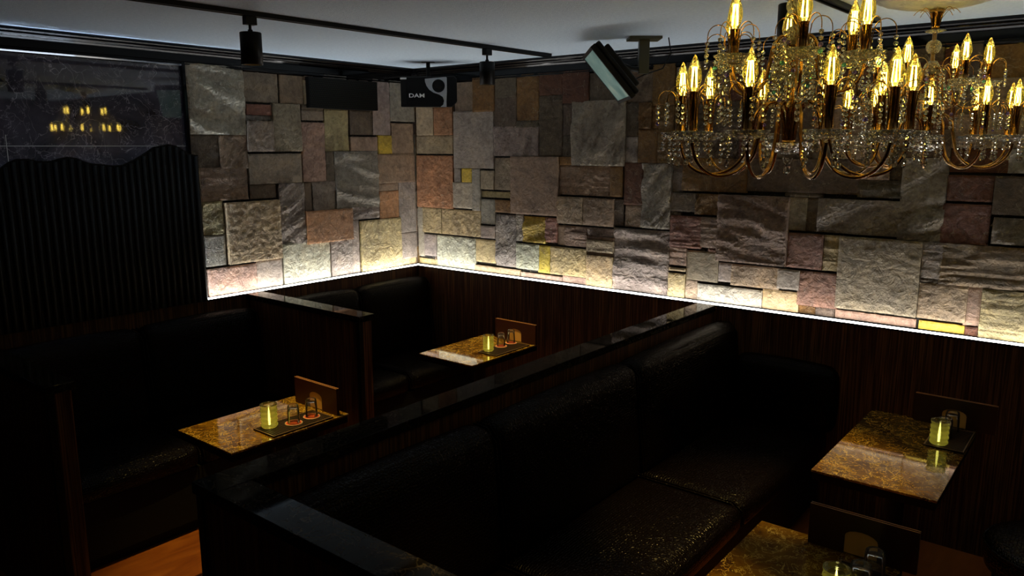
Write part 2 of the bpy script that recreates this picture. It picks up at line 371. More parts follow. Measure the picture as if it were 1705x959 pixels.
# wooden wainscot with the lit ledge
mb = MB(); mb.box(0, .085, Y1, 0, 0, .945); struct(mb, 'wainscot_left', WOOD)
mb = MB(); mb.box(.085, X1, -.085, 0, 0, .945); struct(mb, 'wainscot_right', WOOD)
def led(name, label, b, st, lip, mat):
    r = thing(name, label, 'light strip', (b[0], b[2], .945))
    x0, x1, y0, y1 = b
    ch = MB(); ch.box(x0, x1, y0, y1, .945, .9465)
    if lip == 'x': ch.box(x1-.003, x1, y0, y1, .9465, .9505)
    else: ch.box(x0, x1, y0, y0+.003, .9465, .9505)
    o = ch.build('channel', BLACK, r); o.matrix_parent_inverse = Matrix.Translation((-b[0], -b[2], -.945))
    d = MB(); d.box(*st, .9467, .9492); o = d.build('diffuser', mat, r); o.matrix_parent_inverse = Matrix.Translation((-b[0], -b[2], -.945))
led('light_strip', 'white glowing strip on the ledge under the shorter stone wall, left of the corner', (.0, .09, -1.648, -.09), (.036, .0865, -1.648, -.09), 'x', LEDL)
led('light_strip', 'cool white light strip on the ledge hidden behind the wavy fluted screen', (.0, .09, -3.08, -1.650), (.044, .0865, -3.08, -1.655), 'x', LEDC)
led('light_strip', 'long white glowing strip on the ledge under the right stone wall', (.0, X1, -.09, 0), (.036, X1, -.0865, -.036), 'y', LEDM)

def P0(o): o.matrix_parent_inverse = o.parent.matrix_basis.inverted() if o.parent else Matrix(); return o
def part(mb, name, mat, par, **k):
    o = mb.build(name, mat, par, **k); P0_(o); return o
def P0_(o):
    M = Matrix()
    p = o.parent; chain = Matrix()
    while p: chain = p.matrix_basis @ chain; p = p.parent
    o.matrix_parent_inverse = chain.inverted() if o.parent and not o.parent.parent else Matrix()

# ------------------------------------------------------------------ low partitions with marble caps
def partition(label, boxes, loc, cap_boxes, edges):
    r = thing('booth_partition', label, 'partition', loc)
    m = MB()
    for b in boxes: m.box(*b)
    part(m, 'panel', WOOD, r)
    m = MB()
    for b in cap_boxes: m.box(*b)
    part(m, 'marble_cap', CAP, r, bev=.002)
    m = MB()
    for b in edges: m.box(*b)
    part(m, 'edge_trim', BLACK, r)
    return r
def ebox(x, y, s=.012): return (x-s, x+s, y-s, y+s, .02, .918)
partition('short wooden booth divider with a marble cap jutting from the left stone wall', [(.09, 1.025, -1.400, -1.325, 0, .92)], (.55, -1.36, 0),
          [(.09, 1.04, -1.412, -1.313, .92, .95)], [ebox(1.020, -1.395)])
partition('nearly black booth divider at the lower left edge, in front of the dark bench', [(.09, 1.045, -2.780, -2.705, 0, .92)], (.55, -2.74, 0),
          [(.09, 1.060, -2.792, -2.693, .92, .95)], [ebox(1.040, -2.775)])
partition('long L-shaped booth divider with a dark marble cap running from the right stone wall across the middle',
          [(2.158, 2.238, -2.858, -.09, 0, .92), (2.238, 4.4, -2.858, -2.785, 0, .92)], (2.2, -1.5, 0),
          [(2.146, 2.250, -2.870, -.09, .92, .95), (2.250, 4.4, -2.870, -2.771, .92, .95)], [ebox(2.165, -2.852)])

# ------------------------------------------------------------------ wavy fluted screen on the ledge
wav = [(-3.10, 1.66), (-3.0, 1.69), (-2.9, 1.69), (-2.8, 1.66), (-2.7, 1.63), (-2.6, 1.635), (-2.539, 1.657), (-2.502, 1.685), (-2.471, 1.698), (-2.427, 1.698), (-2.388, 1.688), (-2.339, 1.687), (-2.306, 1.696), (-2.267, 1.705), (-2.23, 1.70), (-2.174, 1.675), (-2.124, 1.67), (-2.069, 1.662), (-2.027, 1.664), (-1.978, 1.682), (-1.922, 1.713), (-1.863, 1.748), (-1.793, 1.762), (-1.753, 1.753), (-1.713, 1.73), (-1.683, 1.712), (-1.644, 1.706)]
r = thing('fluted_screen', 'black fluted decorative screen with a wavy top standing on the left ledge', 'screen', (.105, -2.3, .95))
m = MB(); vs = []; fs = []
for y, z in wav: vs += [(.092, y, .951), (.092, y, z), (.106, y, z), (.106, y, .951)]
for i in range(len(wav)-1):
    for k in range(4): l = (k+1) % 4; fs.append((i*4+k, i*4+l, i*4+4+l, i*4+4+k))
fs += [(0, 3, 2, 1), tuple(len(vs)-4+k for k in range(4))]
m.add(vs, fs); part(m, 'board', MATTE, r)
m = MB()
def wz(y):
    for (a, b), (c, d) in zip(wav, wav[1:]):
        if a <= y <= c: return b+(d-b)*(y-a)/(c-a)
    return 1.66
y = -1.66
while y > -3.05:
    zt = wz(y)-.008; rr = .012
    a = []
    for k in range(7):
        an = math.pi*k/6; a.append((.105+rr*math.sin(an), y+rr*math.cos(an)))
    vs = [(p_[0], p_[1], .952) for p_ in a]+[(p_[0], p_[1], zt) for p_ in a]
    m.add(vs, [(k, k+1, 8+k, 7+k) for k in range(6)]+[tuple(range(7, 14))], True); y -= .033
part(m, 'fluting', plain('black_fluting', (.005, .005, .0035), .4, spec=.25), r)

# ------------------------------------------------------------------ benches
def cushion(x0, x1, y0, y1, z0, z1, par, name, bulge=.012, rad=.045, lean=0.0, seam=True):
    m = MB(); nx, ny, nz = 10, 14, 10; d = [(x1-x0)/2, (y1-y0)/2, (z1-z0)/2]; c = Vector(((x0+x1)/2, (y0+y1)/2, (z0+z1)/2))
    def pt(u, v, s_):
        p = [u*d[0], v*d[1], s_*d[2]]
        q = [max(-d[i]+rad, min(d[i]-rad, p[i])) for i in range(3)]
        dv = Vector([p[i]-q[i] for i in range(3)])
        if dv.length > 1e-6: dv = dv.normalized()*rad*(1 if max(abs(t_) for t_ in (u, v, s_)) > .999 else 1)
        o = Vector(q)+dv
        f = (1-u*u)*(1-v*v); g = (1-v*v)*(1-s_*s_)
        o.z += bulge*f*(1 if s_ > .99 else 0); o.x += bulge*g*(1 if u > .99 else 0)
        o.x += -lean*(o.z+d[2])
        return c+o
    ns = 12
    tt = [-1, -.97, -.93, -.86, -.7, -.35, 0, .35, .7, .86, .93, .97, 1]; n = len(tt)
    for ax in range(3):
        for sg in (-1, 1):
            vs = []; fs = []
            for a_ in tt:
                for b_ in tt:
                    t3 = [0, 0, 0]; t3[ax] = sg; t3[(ax+1) % 3] = a_; t3[(ax+2) % 3] = b_; vs.append(pt(*t3))
            for i in range(n-1):
                for j in range(n-1):
                    f = (i*n+j, (i+1)*n+j, (i+1)*n+j+1, i*n+j+1); fs.append(f if sg > 0 else f[::-1])
            m.add(vs, fs, True)
    o = part(m, name, CROCM if name == 'seat_cushion' else CROC, par)
    bm = bmesh.new(); bm.from_mesh(o.data); bmesh.ops.remove_doubles(bm, verts=bm.verts, dist=.0004); bmesh.ops.recalc_face_normals(bm, faces=bm.faces)
    for f in bm.faces: f.smooth = True
    bm.to_mesh(o.data); bm.free()
    if seam:
        if name == 'seat_cushion':
            zz = z1-.006
            for yy in (y0+.006, y1-.006): MB().tube([(x0+.03, yy, zz), (x1-.05, yy, zz), (x1-.012, yy, zz-.03), (x1-.006, yy, z0+.03)], .004, 6).build('piping', CROC, o)
        else:
            for yy in (y0+.006, y1-.006): MB().tube([(x0+.03-lean*(z1-z0), yy, z1-.01), (x1-.045-lean*(z1-z0), yy, z1-.01), (x1-.012-lean*(z1-z0-.05), yy, z1-.05), (x1-.006, yy, z0+.03)], .004, 6).build('piping', CROC, o)
    return o
def bench(label, xb, xf, ys, loc, top=.885, extra=None, deep=.13):
    r = thing('bench_seat', label, 'bench', loc)
    m = MB(); m.box(xb, xf-.03, ys[-1], ys[0], .06, .31); m.box(xb, xf-.07, ys[-1]+.01, ys[0]-.01, 0, .06); part(m, 'plinth', MATTE, r)
    for a, b in zip(ys, ys[1:]):
        cushion(xb+.02, xf, b+.003, a-.003, .31, .425, r, 'seat_cushion')
        cushion(xb+.045, xb+.045+deep, b+.003, a-.003, .415, top, r, 'back_cushion', lean=.09, rad=.05)
    if extra: extra(r)
    return r
def endc(r):
    o = cushion(2.40, 2.885, -.215, -.095, .425, .745, r, 'side_cushion', rad=.05, seam=False)
bench('large dark crocodile-leather bench running along the L-shaped divider in the foreground', 2.25, 2.845, [-.10, -1.10, -1.985, -2.765], (2.5, -1.4, 0), extra=endc)
bench('dark leather bench in the far corner booth below the stone walls', .09, .645, [-.10, -.70, -1.31], (.35, -.7, 0))
bench('black leather bench in the left booth below the fluted screen', .09, .685, [-1.415, -2.05, -2.69], (.35, -2.0, 0))

# ------------------------------------------------------------------ tables
ZT = .665
def table(label, x0, x1, y0, y1):
    cx, cy = (x0+x1)/2, (y0+y1)/2
    r = thing('lounge_table', label, 'table', (cx, cy, 0))
    part(MB().box(x0, x1, y0, y1, ZT-.008, ZT), 'table_top', [TABLE], r, bev=.001)
    part(MB().box(x0+.004, x1-.004, y0+.004, y1-.004, ZT-.036, ZT-.0083), 'shaded_edge', BLACK, r)  # black band below the top stands in for the shaded marble slab edge
    m = MB(); m.lathe([(.032, .02), (.032, ZT-.05), (.09, ZT-.046)], 20, Matrix.Translation((cx, cy, 0))); part(m, 'pedestal', MATTE, r)
    m = MB(); m.lathe([(.0, .0), (.165, .0), (.165, .008), (.05, .02), (0, .02)], 32, Matrix.Translation((cx, cy, 0))); part(m, 'foot_plate', MATTE, r)
    return r
table('brown marble lounge table in the left booth, lit from above', 1.0549, 1.4277, -2.3431, -1.8071)
table('small brown marble table in the far corner booth', 0.977, 1.3554, -0.9632, -0.4115)
table('large brown marble table at the right against the wooden panelling', 3.0988, 3.4837, -1.183, -0.4022)
table('brown marble table cut off by the bottom edge of the picture', 3.1044, 3.4902, -2.4053, -1.6448)
def menu(label, x0, x1, y, h=.113, rz=0):
    # folded board with a round-topped opening
    r = thing('menu_stand', label, 'menu stand', ((x0+x1)/2, y, ZT)); cx = (x0+x1)/2; hw = (x1-x0)/2
    ow = .042; oh = .072
    out = [(-hw, 0), (-ow, 0), (-ow, oh*.72)]
    for k in range(1, 8):
        an = math.pi*(1-k/8); out.append((ow*math.cos(an), oh*.72+oh*.28*math.sin(an)))
    out += [(ow, oh*.72), (ow, 0), (hw, 0), (hw, h), (-hw, h)]
    def board(yo, name, mat, pts, th=.0025):
        m = MB(); n = len(pts)
        vs = [(cx+a, y+yo, ZT+.0006+b) for a, b in pts]+[(cx+a, y+yo+th, ZT+.0006+b) for a, b in pts]
        m.add(vs, [tuple(range(n)), tuple(range(2*n-1, n-1, -1))]+[(i, i+n, (i+1) % n+n, (i+1) % n) for i in range(n)])
        return part(m, name, mat, r)
    rect = lambda w_, z0, z1: [(-w_, z0), (w_, z0), (w_, z1), (-w_, z1)]
    board(-.006, 'front_board', MENU, out); board(-.0032, 'menu_card', CARD, rect(hw-.006, .003, h-.006), .001); board(.004, 'back_board', MENU, rect(hw, 0, h))
    m = MB(); m.box(x0, x1, y-.0062, y-.0033, ZT+h+.0006, ZT+h+.0016); m.box(x0, x1, y+.0038, y+.0067, ZT+h+.0006, ZT+h+.0016); part(m, 'top_edge', MENUE, r)
    for s_ in (-1, 1): part(MB().box(cx+s_*(hw-.002)-.002, cx+s_*(hw-.002)+.002, y-.0034, y+.0039, ZT+.0007, ZT+h), 'spine', MENU, r)
menu('brown folded menu stand behind the glasses in the left booth', 1.1328, 1.4129, -1.8489)
menu('brown folded menu stand at the far end of the corner booth table', 1.0791, 1.3628, -0.4374)
menu('brown folded menu stand on the large right-hand table', 3.2611, 3.5439, -0.4254, 0.1131)
menu('dark folded menu stand on the table at the bottom edge', 3.2518, 3.5254, -1.6819, 0.1159)
def barmat(label, x0, x1, y0, y1):
    r = thing('bar_mat', label, 'bar mat', ((x0+x1)/2, (y0+y1)/2, ZT))
    part(MB().box(x0, x1, y0, y1, ZT+.0004, ZT+.005), 'base', MAT, r)
    m = MB(); b = .004
    for q in ((x0, x1, y0, y0+b), (x0, x1, y1-b, y1), (x0, x0+b, y0+b, y1-b), (x1-b, x1, y0+b, y1-b)): m.box(*q, ZT+.005, ZT+.0075)
    part(m, 'rim', MATE, r)
    m = MB(); y = y0+.012
    while y < y1-.01: m.box(x0+.008, x1-.008, y, y+.0032, ZT+.005, ZT+.0072); y += .0105
    part(m, 'ribs', RIB, r)
barmat('black ribbed bar mat under the glasses in the left booth', 1.2859, 1.4203, -2.1604, -1.8813)
barmat('black ribbed bar mat on the corner booth table', 1.2163, 1.3443, -0.7592, -0.4717)
barmat('black ribbed bar mat on the large right-hand table', 3.3511, 3.4809, -0.7082, -0.4578)
barmat('black ribbed bar mat at the bottom edge of the picture', 3.3538, 3.4837, -1.9972, -1.7376)
def tumbler(label, x, y, group=None, r0=.024, h=.074, inv=True, coaster=True, z=None):
    z = z or ZT+.0078
    if coaster:
        c = thing('coaster', 'round red-printed coaster '+coaster, 'coaster', (x, y, z))
        m = MB(); m.lathe([(0, 0), (r0+.010, 0), (r0+.010, .002), (0, .002)], 28, Matrix.Translation((x, y, z))); part(m, 'disc', CREAM, c)
        m = MB(); m.lathe([(r0-.0005, .0021), (r0+.006, .0021), (r0+.006, .0024), (r0-.0005, .0024), (r0-.0005, .0021)], 28, Matrix.Translation((x, y, z)))
        for k in range(5): m.box(-.018+k*.002, .018-k*.003, -.016+k*.0075, -.0125+k*.0075, .0021, .0024, Matrix.Translation((x, y, z)) @ Matrix.Rotation(.5, 4, 'Z'))
        part(m, 'red_print', RED, c)
        z += .0028
    g = thing('tumbler', label, 'glass', (x, y, z), group=group)
    if inv: pr = [(r0, 0), (r0+.001, .002), (r0-.001, h*.6), (r0-.002, h*.86), (r0-.004, h*.97), (r0-.009, h), (0, h)]; pi = [(0, h-.016), (r0-.008, h-.014), (r0-.004, h*.6), (r0-.002, .002), (r0, 0)]
    else: pr = [(0, 0), (r0-.003, 0), (r0, .004), (r0+.001, h)]; pi = [(r0-.001, h), (r0-.003, .014), (0, .010)]
    T = Matrix.Translation((x, y, z))
    part(MB().lathe(pr, 32, T, cap=False), 'outer_wall', TUMB, g)
    part(MB().lathe(pi, 32, T, cap=False), 'thick_base' if inv else 'inner_wall', TUMB, g)
    m = MB(); m.tube([(x+(r0)*math.cos(a), y+(r0)*math.sin(a), z+.0015 if inv else z+h) for a in [2*math.pi*k/32 for k in range(32)]], .0012, 6, True)
    part(m, 'rim', TUMB, g)
    return g
WAXG = thin('rippled_candle_glass', (.86, .88, .55), .30, (.85, .80, .22), ior=1.6)
def candle(label, x, y, r0=.0315, h=.091):
    z = ZT+.0078 ; g = thing('candle_glass', label, 'candle glass', (x, y, z)); T = Matrix.Translation((x, y, z))
    pr = [(0, 0), (r0-.004, 0)]+[(r0+.0016*math.sin(k*1.25), .004+(h-.006)*k/22) for k in range(23)]
    part(MB().lathe(pr, 36, T, cap=False), 'rippled_glass', WAXG, g)
    m = MB(); m.tube([(x+r0*math.cos(a), y+r0*math.sin(a), z+h) for a in [2*math.pi*k/36 for k in range(36)]], .0014, 6, True); part(m, 'rim', TUMB, g)
    m = MB(); m.lathe([(0, .006), (.0035, .007), (.0045, .03), (.003, .06), (.0008, .078)], 12, T); part(m, 'flame', FLAME, g, label='glowing yellow light column')
candle('rippled candle glass glowing yellow in the left booth', 1.3174, -2.1085)
tumbler('upturned clear tumbler in the middle of the left booth mat', 1.36, -2.0269, coaster='under the middle tumbler of the left booth')
tumbler('upturned clear tumbler beside the menu stand in the left booth', 1.3545, -1.937, coaster='beside the menu stand of the left booth')
candle('rippled candle glass glowing on the corner booth table', 1.2478, -0.7082, 0.0287, 0.0853)
tumbler('upturned clear tumbler in the middle of the corner booth mat', 1.2441, -0.5969, r0=0.0223, coaster='under the middle tumbler of the corner booth')
tumbler('upturned clear tumbler next to the menu stand of the corner booth', 1.2404, -0.506, r0=0.0223, coaster='next to the menu stand of the corner booth')
candle('rippled candle glass at the front of the right-hand mat', 3.3937, -0.6711, 0.0306, 0.089)
tumbler('clear tumbler right behind the candle glass on the right-hand table', 3.3984, -0.5923, coaster=None, r0=0.026, h=0.0788)
tumbler('clear tumbler against the menu stand on the right-hand table', 3.4067, -0.4996, coaster=None, r0=0.026, h=0.0788)
tumbler('clear tumbler nearest the menu stand at the bottom edge', 3.4456, -1.7839, coaster=None, r0=0.026, h=0.0788)
tumbler('middle clear tumbler of the three at the bottom edge', 3.4354, -1.872, coaster=None, r0=0.0269, h=0.0788)
candle('candle glass half cut off by the bottom edge of the picture', 3.3974, -1.9416, 0.0306, 0.0835)

# round stool
r = thing('stool', 'round dark leather stool at the right edge beside the panelling', 'stool', (3.785, -.80, 0)); T = Matrix.Translation((3.785, -.80, 0))
m = MB(); m.lathe([(0, .34), (.185, .34), (.198, .352), (.205, .38), (.203, .425), (.19, .445), (.16, .452), (.08, .456), (0, .457)], 48, T); part(m, 'seat', CROCS, r)
m = MB(); m.tube([(3.785+.204*math.cos(a), -.80+.204*math.sin(a), .43) for a in [2*math.pi*k/64 for k in range(64)]], .0045, 6, True); part(m, 'piping', CROCS, r)
m = MB(); m.lathe([(.16, 0), (.17, .02), (.17, .335), (0, .339)], 40, T); part(m, 'base', MATTE, r)

# ------------------------------------------------------------------ things on the ceiling
def track(label, a, b):
    a, b = Vector(a), Vector(b); L = (b-a).length; an = math.atan2((b-a).y, (b-a).x)
    r = thing('lighting_track', label, 'track', a.lerp(b, .5)); M = Matrix.Translation(a.lerp(b, .5)) @ Matrix.Rotation(an, 4, 'Z')
    m = MB(); m.box(-L/2, L/2, -.017, -.007, -.018, 0, M); m.box(-L/2, L/2, .007, .017, -.018, 0, M); m.box(-L/2, L/2, -.007, .007, -.005, 0, M); part(m, 'rail', BLACK, r)
    m = MB(); m.box(L/2, L/2+.012, -.018, .018, -.019, 0, M); m.box(-L/2-.012, -L/2, -.018, .018, -.019, 0, M); part(m, 'end_cap', BLACK, r)
track('black lighting track crossing the ceiling from the top left towards the corner', (1.10, -3.9, 2.2495), (1.256, -.20, 2.2495))
track('black lighting track at the top right behind the chandelier', (2.905, -2.7, 2.2495), (2.975, -.36, 2.2495))
def spot(label, x, y, zb, h=.118, r0=.04):
    r = thing('spotlight', label, 'spotlight', (x, y, 2.231)); T = Matrix.Translation((x, y, 0)); zt = zb+h
    m = MB(); m.box(-.014, .014, -.022, .022, 2.2005, 2.2305, T); part(m, 'adapter', BLACK, r)
    m = MB(); m.lathe([(.0055, zt-.001), (.0055, 2.201)], 12, T); m.lathe([(.009, zt-.001), (.009, zt+.010)], 12, T); part(m, 'stem', BLACK, r)
    m = MB(); m.lathe([(r0-.012, zb+.018), (r0-.003, zb+.002), (r0-.003, zb), (r0, zb), (r0, zt-.002), (r0-.002, zt), (0, zt)], 40, T, cap=False); part(m, 'housing', BLACK, r)
    m = MB(); m.lathe([(0, zb+.030), (r0-.008, zb+.030)], 32, T); m.lathe([(r0-.0035, zb+.0025), (r0-.008, zb+.030)], 32, T, cap=False)
    part(m, 'reflector', plain('warm_reflector', (.8, .5, .2), .25, 1), r)
    m = MB(); m.lathe([(0, zb+.022), (.012, zb+.022), (.012, zb+.027), (0, zb+.029)], 20, T); part(m, 'lamp', emit('spot_lamp', (1, .72, .3), 30), r)
    ld = bpy.data.lights.new('beam', 'SPOT'); ld.energy = SPOT_W; ld.color = (1, .70, .17); ld.spot_size = R_(46); ld.spot_blend = .6; ld.shadow_soft_size = .012
    lo = bpy.data.objects.new('beam', ld); COL.objects.link(lo); lo.parent = r; lo.location = (0, 0, zb+.015-2.231)
spot('black cylinder spotlight at the upper left above the left booth table', 1.180, -2.00, 2.055)
spot('small black cylinder spotlight near the corner, right of the loudspeaker', 1.235, -.69, 2.056, .112, .038)
spot('black cylinder spotlight at the top, half hidden by the near chandelier', 2.945, -1.215, 2.072)
spot('black cylinder spotlight above the bottom table', 2.915, -2.38, 2.072)
# wall speaker grille panel
r = thing('wall_speaker', 'black perforated panel set in the stone under the left moulding', 'speaker', (.04, -.63, 2.06))
part(MB().box(.0, .048, -.895, -.370, 1.972, 2.149), 'frame', BLACK, r, bev=.002)
m = MB(); y = -.885
PR = []
k = 0; z = 1.984
while z < 2.145:
    y = -.883+(k % 2)*.0065
    while y < -.38:
        q = [(.0492, y+.0032*math.cos(math.pi/3*i), z+.0032*math.sin(math.pi/3*i)) for i in range(6)]; m.add(q, [(0, 1, 2, 3, 4, 5)]); y += .013
    z += .0112; k += 1
part(m, 'perforations', plain('grille_dots', (.03, .03, .02), .6, spec=.2), r)
# loudspeaker near the corner
ux = Vector((.251, .205, 0)).normalized(); nrm = Vector((ux.y, -ux.x, 0))
M = Matrix(((ux.x, -nrm.x, 0, .482), (ux.y, -nrm.y, 0, -.361), (0, 0, 1, 2.073), (0, 0, 0, 1)))
SIL = plain('silver_plastic', (.42, .44, .46), .35, .3)
r = thing('loudspeaker', 'wide black loudspeaker with a silver wave and white lettering hung near the corner', 'speaker', M.translation)
m = MB(); fr = [(-.165, -.092), (.150, -.092), (.182, -.060), (.182, .075), (.165, .090), (-.165, .085)]
vs = [M @ Vector((x*.98, 0, z)) for x, z in fr]+[M @ Vector((x*.8, .15, z*.9)) for x, z in fr]; n = 6
m.add(vs, [tuple(range(n))[::-1], tuple(range(n, 2*n))]+[(i, i+n, (i+1) % n+n, (i+1) % n)[::-1] for i in range(n)]); part(m, 'cabinet', BLACK, r, bev=.006)
m = MB(); sw = [(-.013, .073), (.112, .084), (.117, .080), (.117, -.002), (.113, -.060), (.114, -.090), (.078, -.090), (.094, -.078), (.100, -.055), (.092, -.032), (.070, -.018), (.035, -.006), (.012, .010), (-.004, .032), (-.012, .055)]
vs = [M @ Vector((x, -.008, z)) for x, z in sw]+[M @ Vector((x, -.001, z)) for x, z in sw]; n = len(sw)
m.add(vs, [tuple(range(n)), tuple(range(2*n-1, n-1, -1))]+[(i, (i+1) % n, (i+1) % n+n, i+n) for i in range(n)]); part(m, 'silver_wave', SIL, r, label='silver wave-shaped trim')
m = MB(); Mt = M @ Matrix.Translation((.068, -.008, .032)) @ Matrix.Rotation(math.pi/2, 4, 'X')
m.lathe([(.036, 0), (.038, .003), (.035, .006), (.033, .003), (.020, .001), (.018, .004), (0, .006)], 36, Mt); part(m, 'tweeter', MATTE, r)
m = MB(); m.box(-.160, -.124, -.006, -.001, .070, .080, M); part(m, 'badge', plain('white_badge', (.6, .6, .62), .5), r)
m = MB(); m.box(-.158, -.128, -.005, -.001, -.075, .062, M); part(m, 'side_port', MATTE, r)
cu = bpy.data.curves.new('lettering', 'FONT'); cu.body = 'DAM'; cu.size = .034; cu.extrude = .001; cu.offset = .0004
lo = bpy.data.objects.new('lettering', cu); COL.objects.link(lo)
deps = bpy.context.evaluated_depsgraph_get(); me = bpy.data.meshes.new_from_object(lo.evaluated_get(deps)); bpy.data.objects.remove(lo)
Ml = M @ Matrix.Translation((-.112, -.007, -.035)) @ Matrix.Rotation(math.pi/2, 4, 'X') @ Matrix.Diagonal((1.3, .95, 1, 1))
me.transform(Ml); me.materials.clear(); me.materials.append(plain('white_letters', (.8, .8, .8), .5, Emission_Color=(1, 1, 1, 1), Emission_Strength=.0))
lo = bpy.data.objects.new('lettering', me); COL.objects.link(lo); lo.parent = r; P0_(lo)
m = MB(); m.box(-.04, .04, .05, .10, .175, .1765, M); m.lathe([(.012, .08), (.012, .176)], 12, M @ Matrix.Translation((0, .075, 0))); part(m, 'bracket', BLACK, r)
# tilted monitor
A, B, C = Vector((1.936, -.797, 2.162)), Vector((1.704, -.509, 2.169)), Vector((2.065, -.694, 1.966))
wv = (B-A); wv.z = 0; wl = .370; wv.normalize(); hv = (C-A).normalized(); hl = .256; nv = wv.cross(hv).normalized()
if nv.z > 0: nv = -nv
cen = (A+B)/2+hv*hl/2
M = Matrix(((wv.x, hv.x, nv.x, cen.x), (wv.y, hv.y, nv.y, cen.y), (wv.z, hv.z, nv.z, cen.z), (0, 0, 0, 1)))
r = thing('ceiling_monitor', 'tilted monitor with a teal picture hung from the ceiling by an olive bracket', 'monitor', cen)
t = NT('teal_picture'); v = t.obj(); cc = t.ramp(t.noise(v, 5, 4, .6, .5), [(.3, (.07, .13, .115)), (.55, (.13, .20, .175)), (.7, (.24, .27, .20))])
t.P(Base_Color=(.01, .01, .01, 1), Roughness=.2, Emission_Color=cc, Emission_Strength=.62)
part(MB().box(-wl/2, wl/2, -hl/2, hl/2, -.003, .001, M), 'screen', t.m, r, label='teal lit screen')
m = MB()
for q in ((-wl/2-.016, wl/2+.016, -hl/2-.016, -hl/2), (-wl/2-.016, wl/2+.016, hl/2, hl/2+.016), (-wl/2-.016, -wl/2, -hl/2, hl/2), (wl/2, wl/2+.016, -hl/2, hl/2)): m.box(*q, -.02, .004, M)
part(m, 'bezel', BLACK, r, bev=.002)
m = MB(); m.box(-wl/2-.014, wl/2+.014, -hl/2-.014, hl/2+.014, -.045, -.0202, M); m.box(-wl/2+.03, wl/2-.03, -hl/2+.02, hl/2-.01, -.075, -.045, M); part(m, 'housing', BLACK, r, bev=.008)
kx = Vector((1.985, -.437, 0)); bk = M @ Vector((.02, -.02, -.08))
m = MB(); m.box(-.075, .075, -.06, .06, 2.2375, 2.2495, Matrix.Translation(kx) @ Matrix.Rotation(.68, 4, 'Z')); part(m, 'ceiling_plate', BRONZE, r, bev=.002)
m = MB(); m.box(-.024, .024, -.02, .02, 2.085, 2.2373, Matrix.Translation(kx) @ Matrix.Rotation(.68, 4, 'Z')); part(m, 'post', BRONZE, r, bev=.002)
m = MB(); p0 = Vector((kx.x, kx.y, 2.10)); m.tube([p0, p0.lerp(bk, .5)+Vector((0, 0, -.01)), bk], .012, 10); m.lathe([(0, -.02), (.024, -.02), (.024, .02), (0, .02)], 20, Matrix.Translation(bk) @ Matrix.Rotation(math.pi/2, 4, 'Y')); part(m, 'arm', BLACK, r)
m = MB(); m.tube([(kx.x+.09, kx.y+.07, 2.2495), (kx.x+.10, kx.y+.08, 2.18), (kx.x+.07, kx.y+.06, 2.11), (kx.x, kx.y+.01, 2.082), (kx.x-.05, kx.y-.03, 2.05), bk], .003, 6); part(m, 'cable', BLACK, r)

# ------------------------------------------------------------------ chandeliers
def bulb_mesh():
    pr = [(.007, 0), (.010, .004), (.0135, .014), (.0165, .028), (.0165, .036), (.0140, .052), (.0095, .066), (.0045, .077), (.0012, .083), (0, .084)]
    m = MB().lathe(pr, 20); return m
def fil_mesh():
    pts = []
    for k in range(4):
        a = math.pi/2*k+.4; lo_ = (.0080*math.cos(a), .0080*math.sin(a), .010); hi = (.0050*math.cos(a+.3), .0050*math.sin(a+.3), .056)
        pts += [lo_, hi] if k % 2 == 0 else [hi, lo_]
    return MB().tube(pts, .0010, 5)
def strand(mb, x, y, z, n, r=.0062, gap=.0145, drop=True, q=None):
    for k in range(n):
        mb.cur = 0 if q.random() > .07 else q.choice([1, 2])
        mb.gem((x, y, z-k*gap), r)
    if drop: mb.cur = 0; mb.gem((x, y, z-n*gap-.004), r*.95, 1.9)
    mb.cur = 0
CRS = [CRYSTAL, CRYV, CRYA]
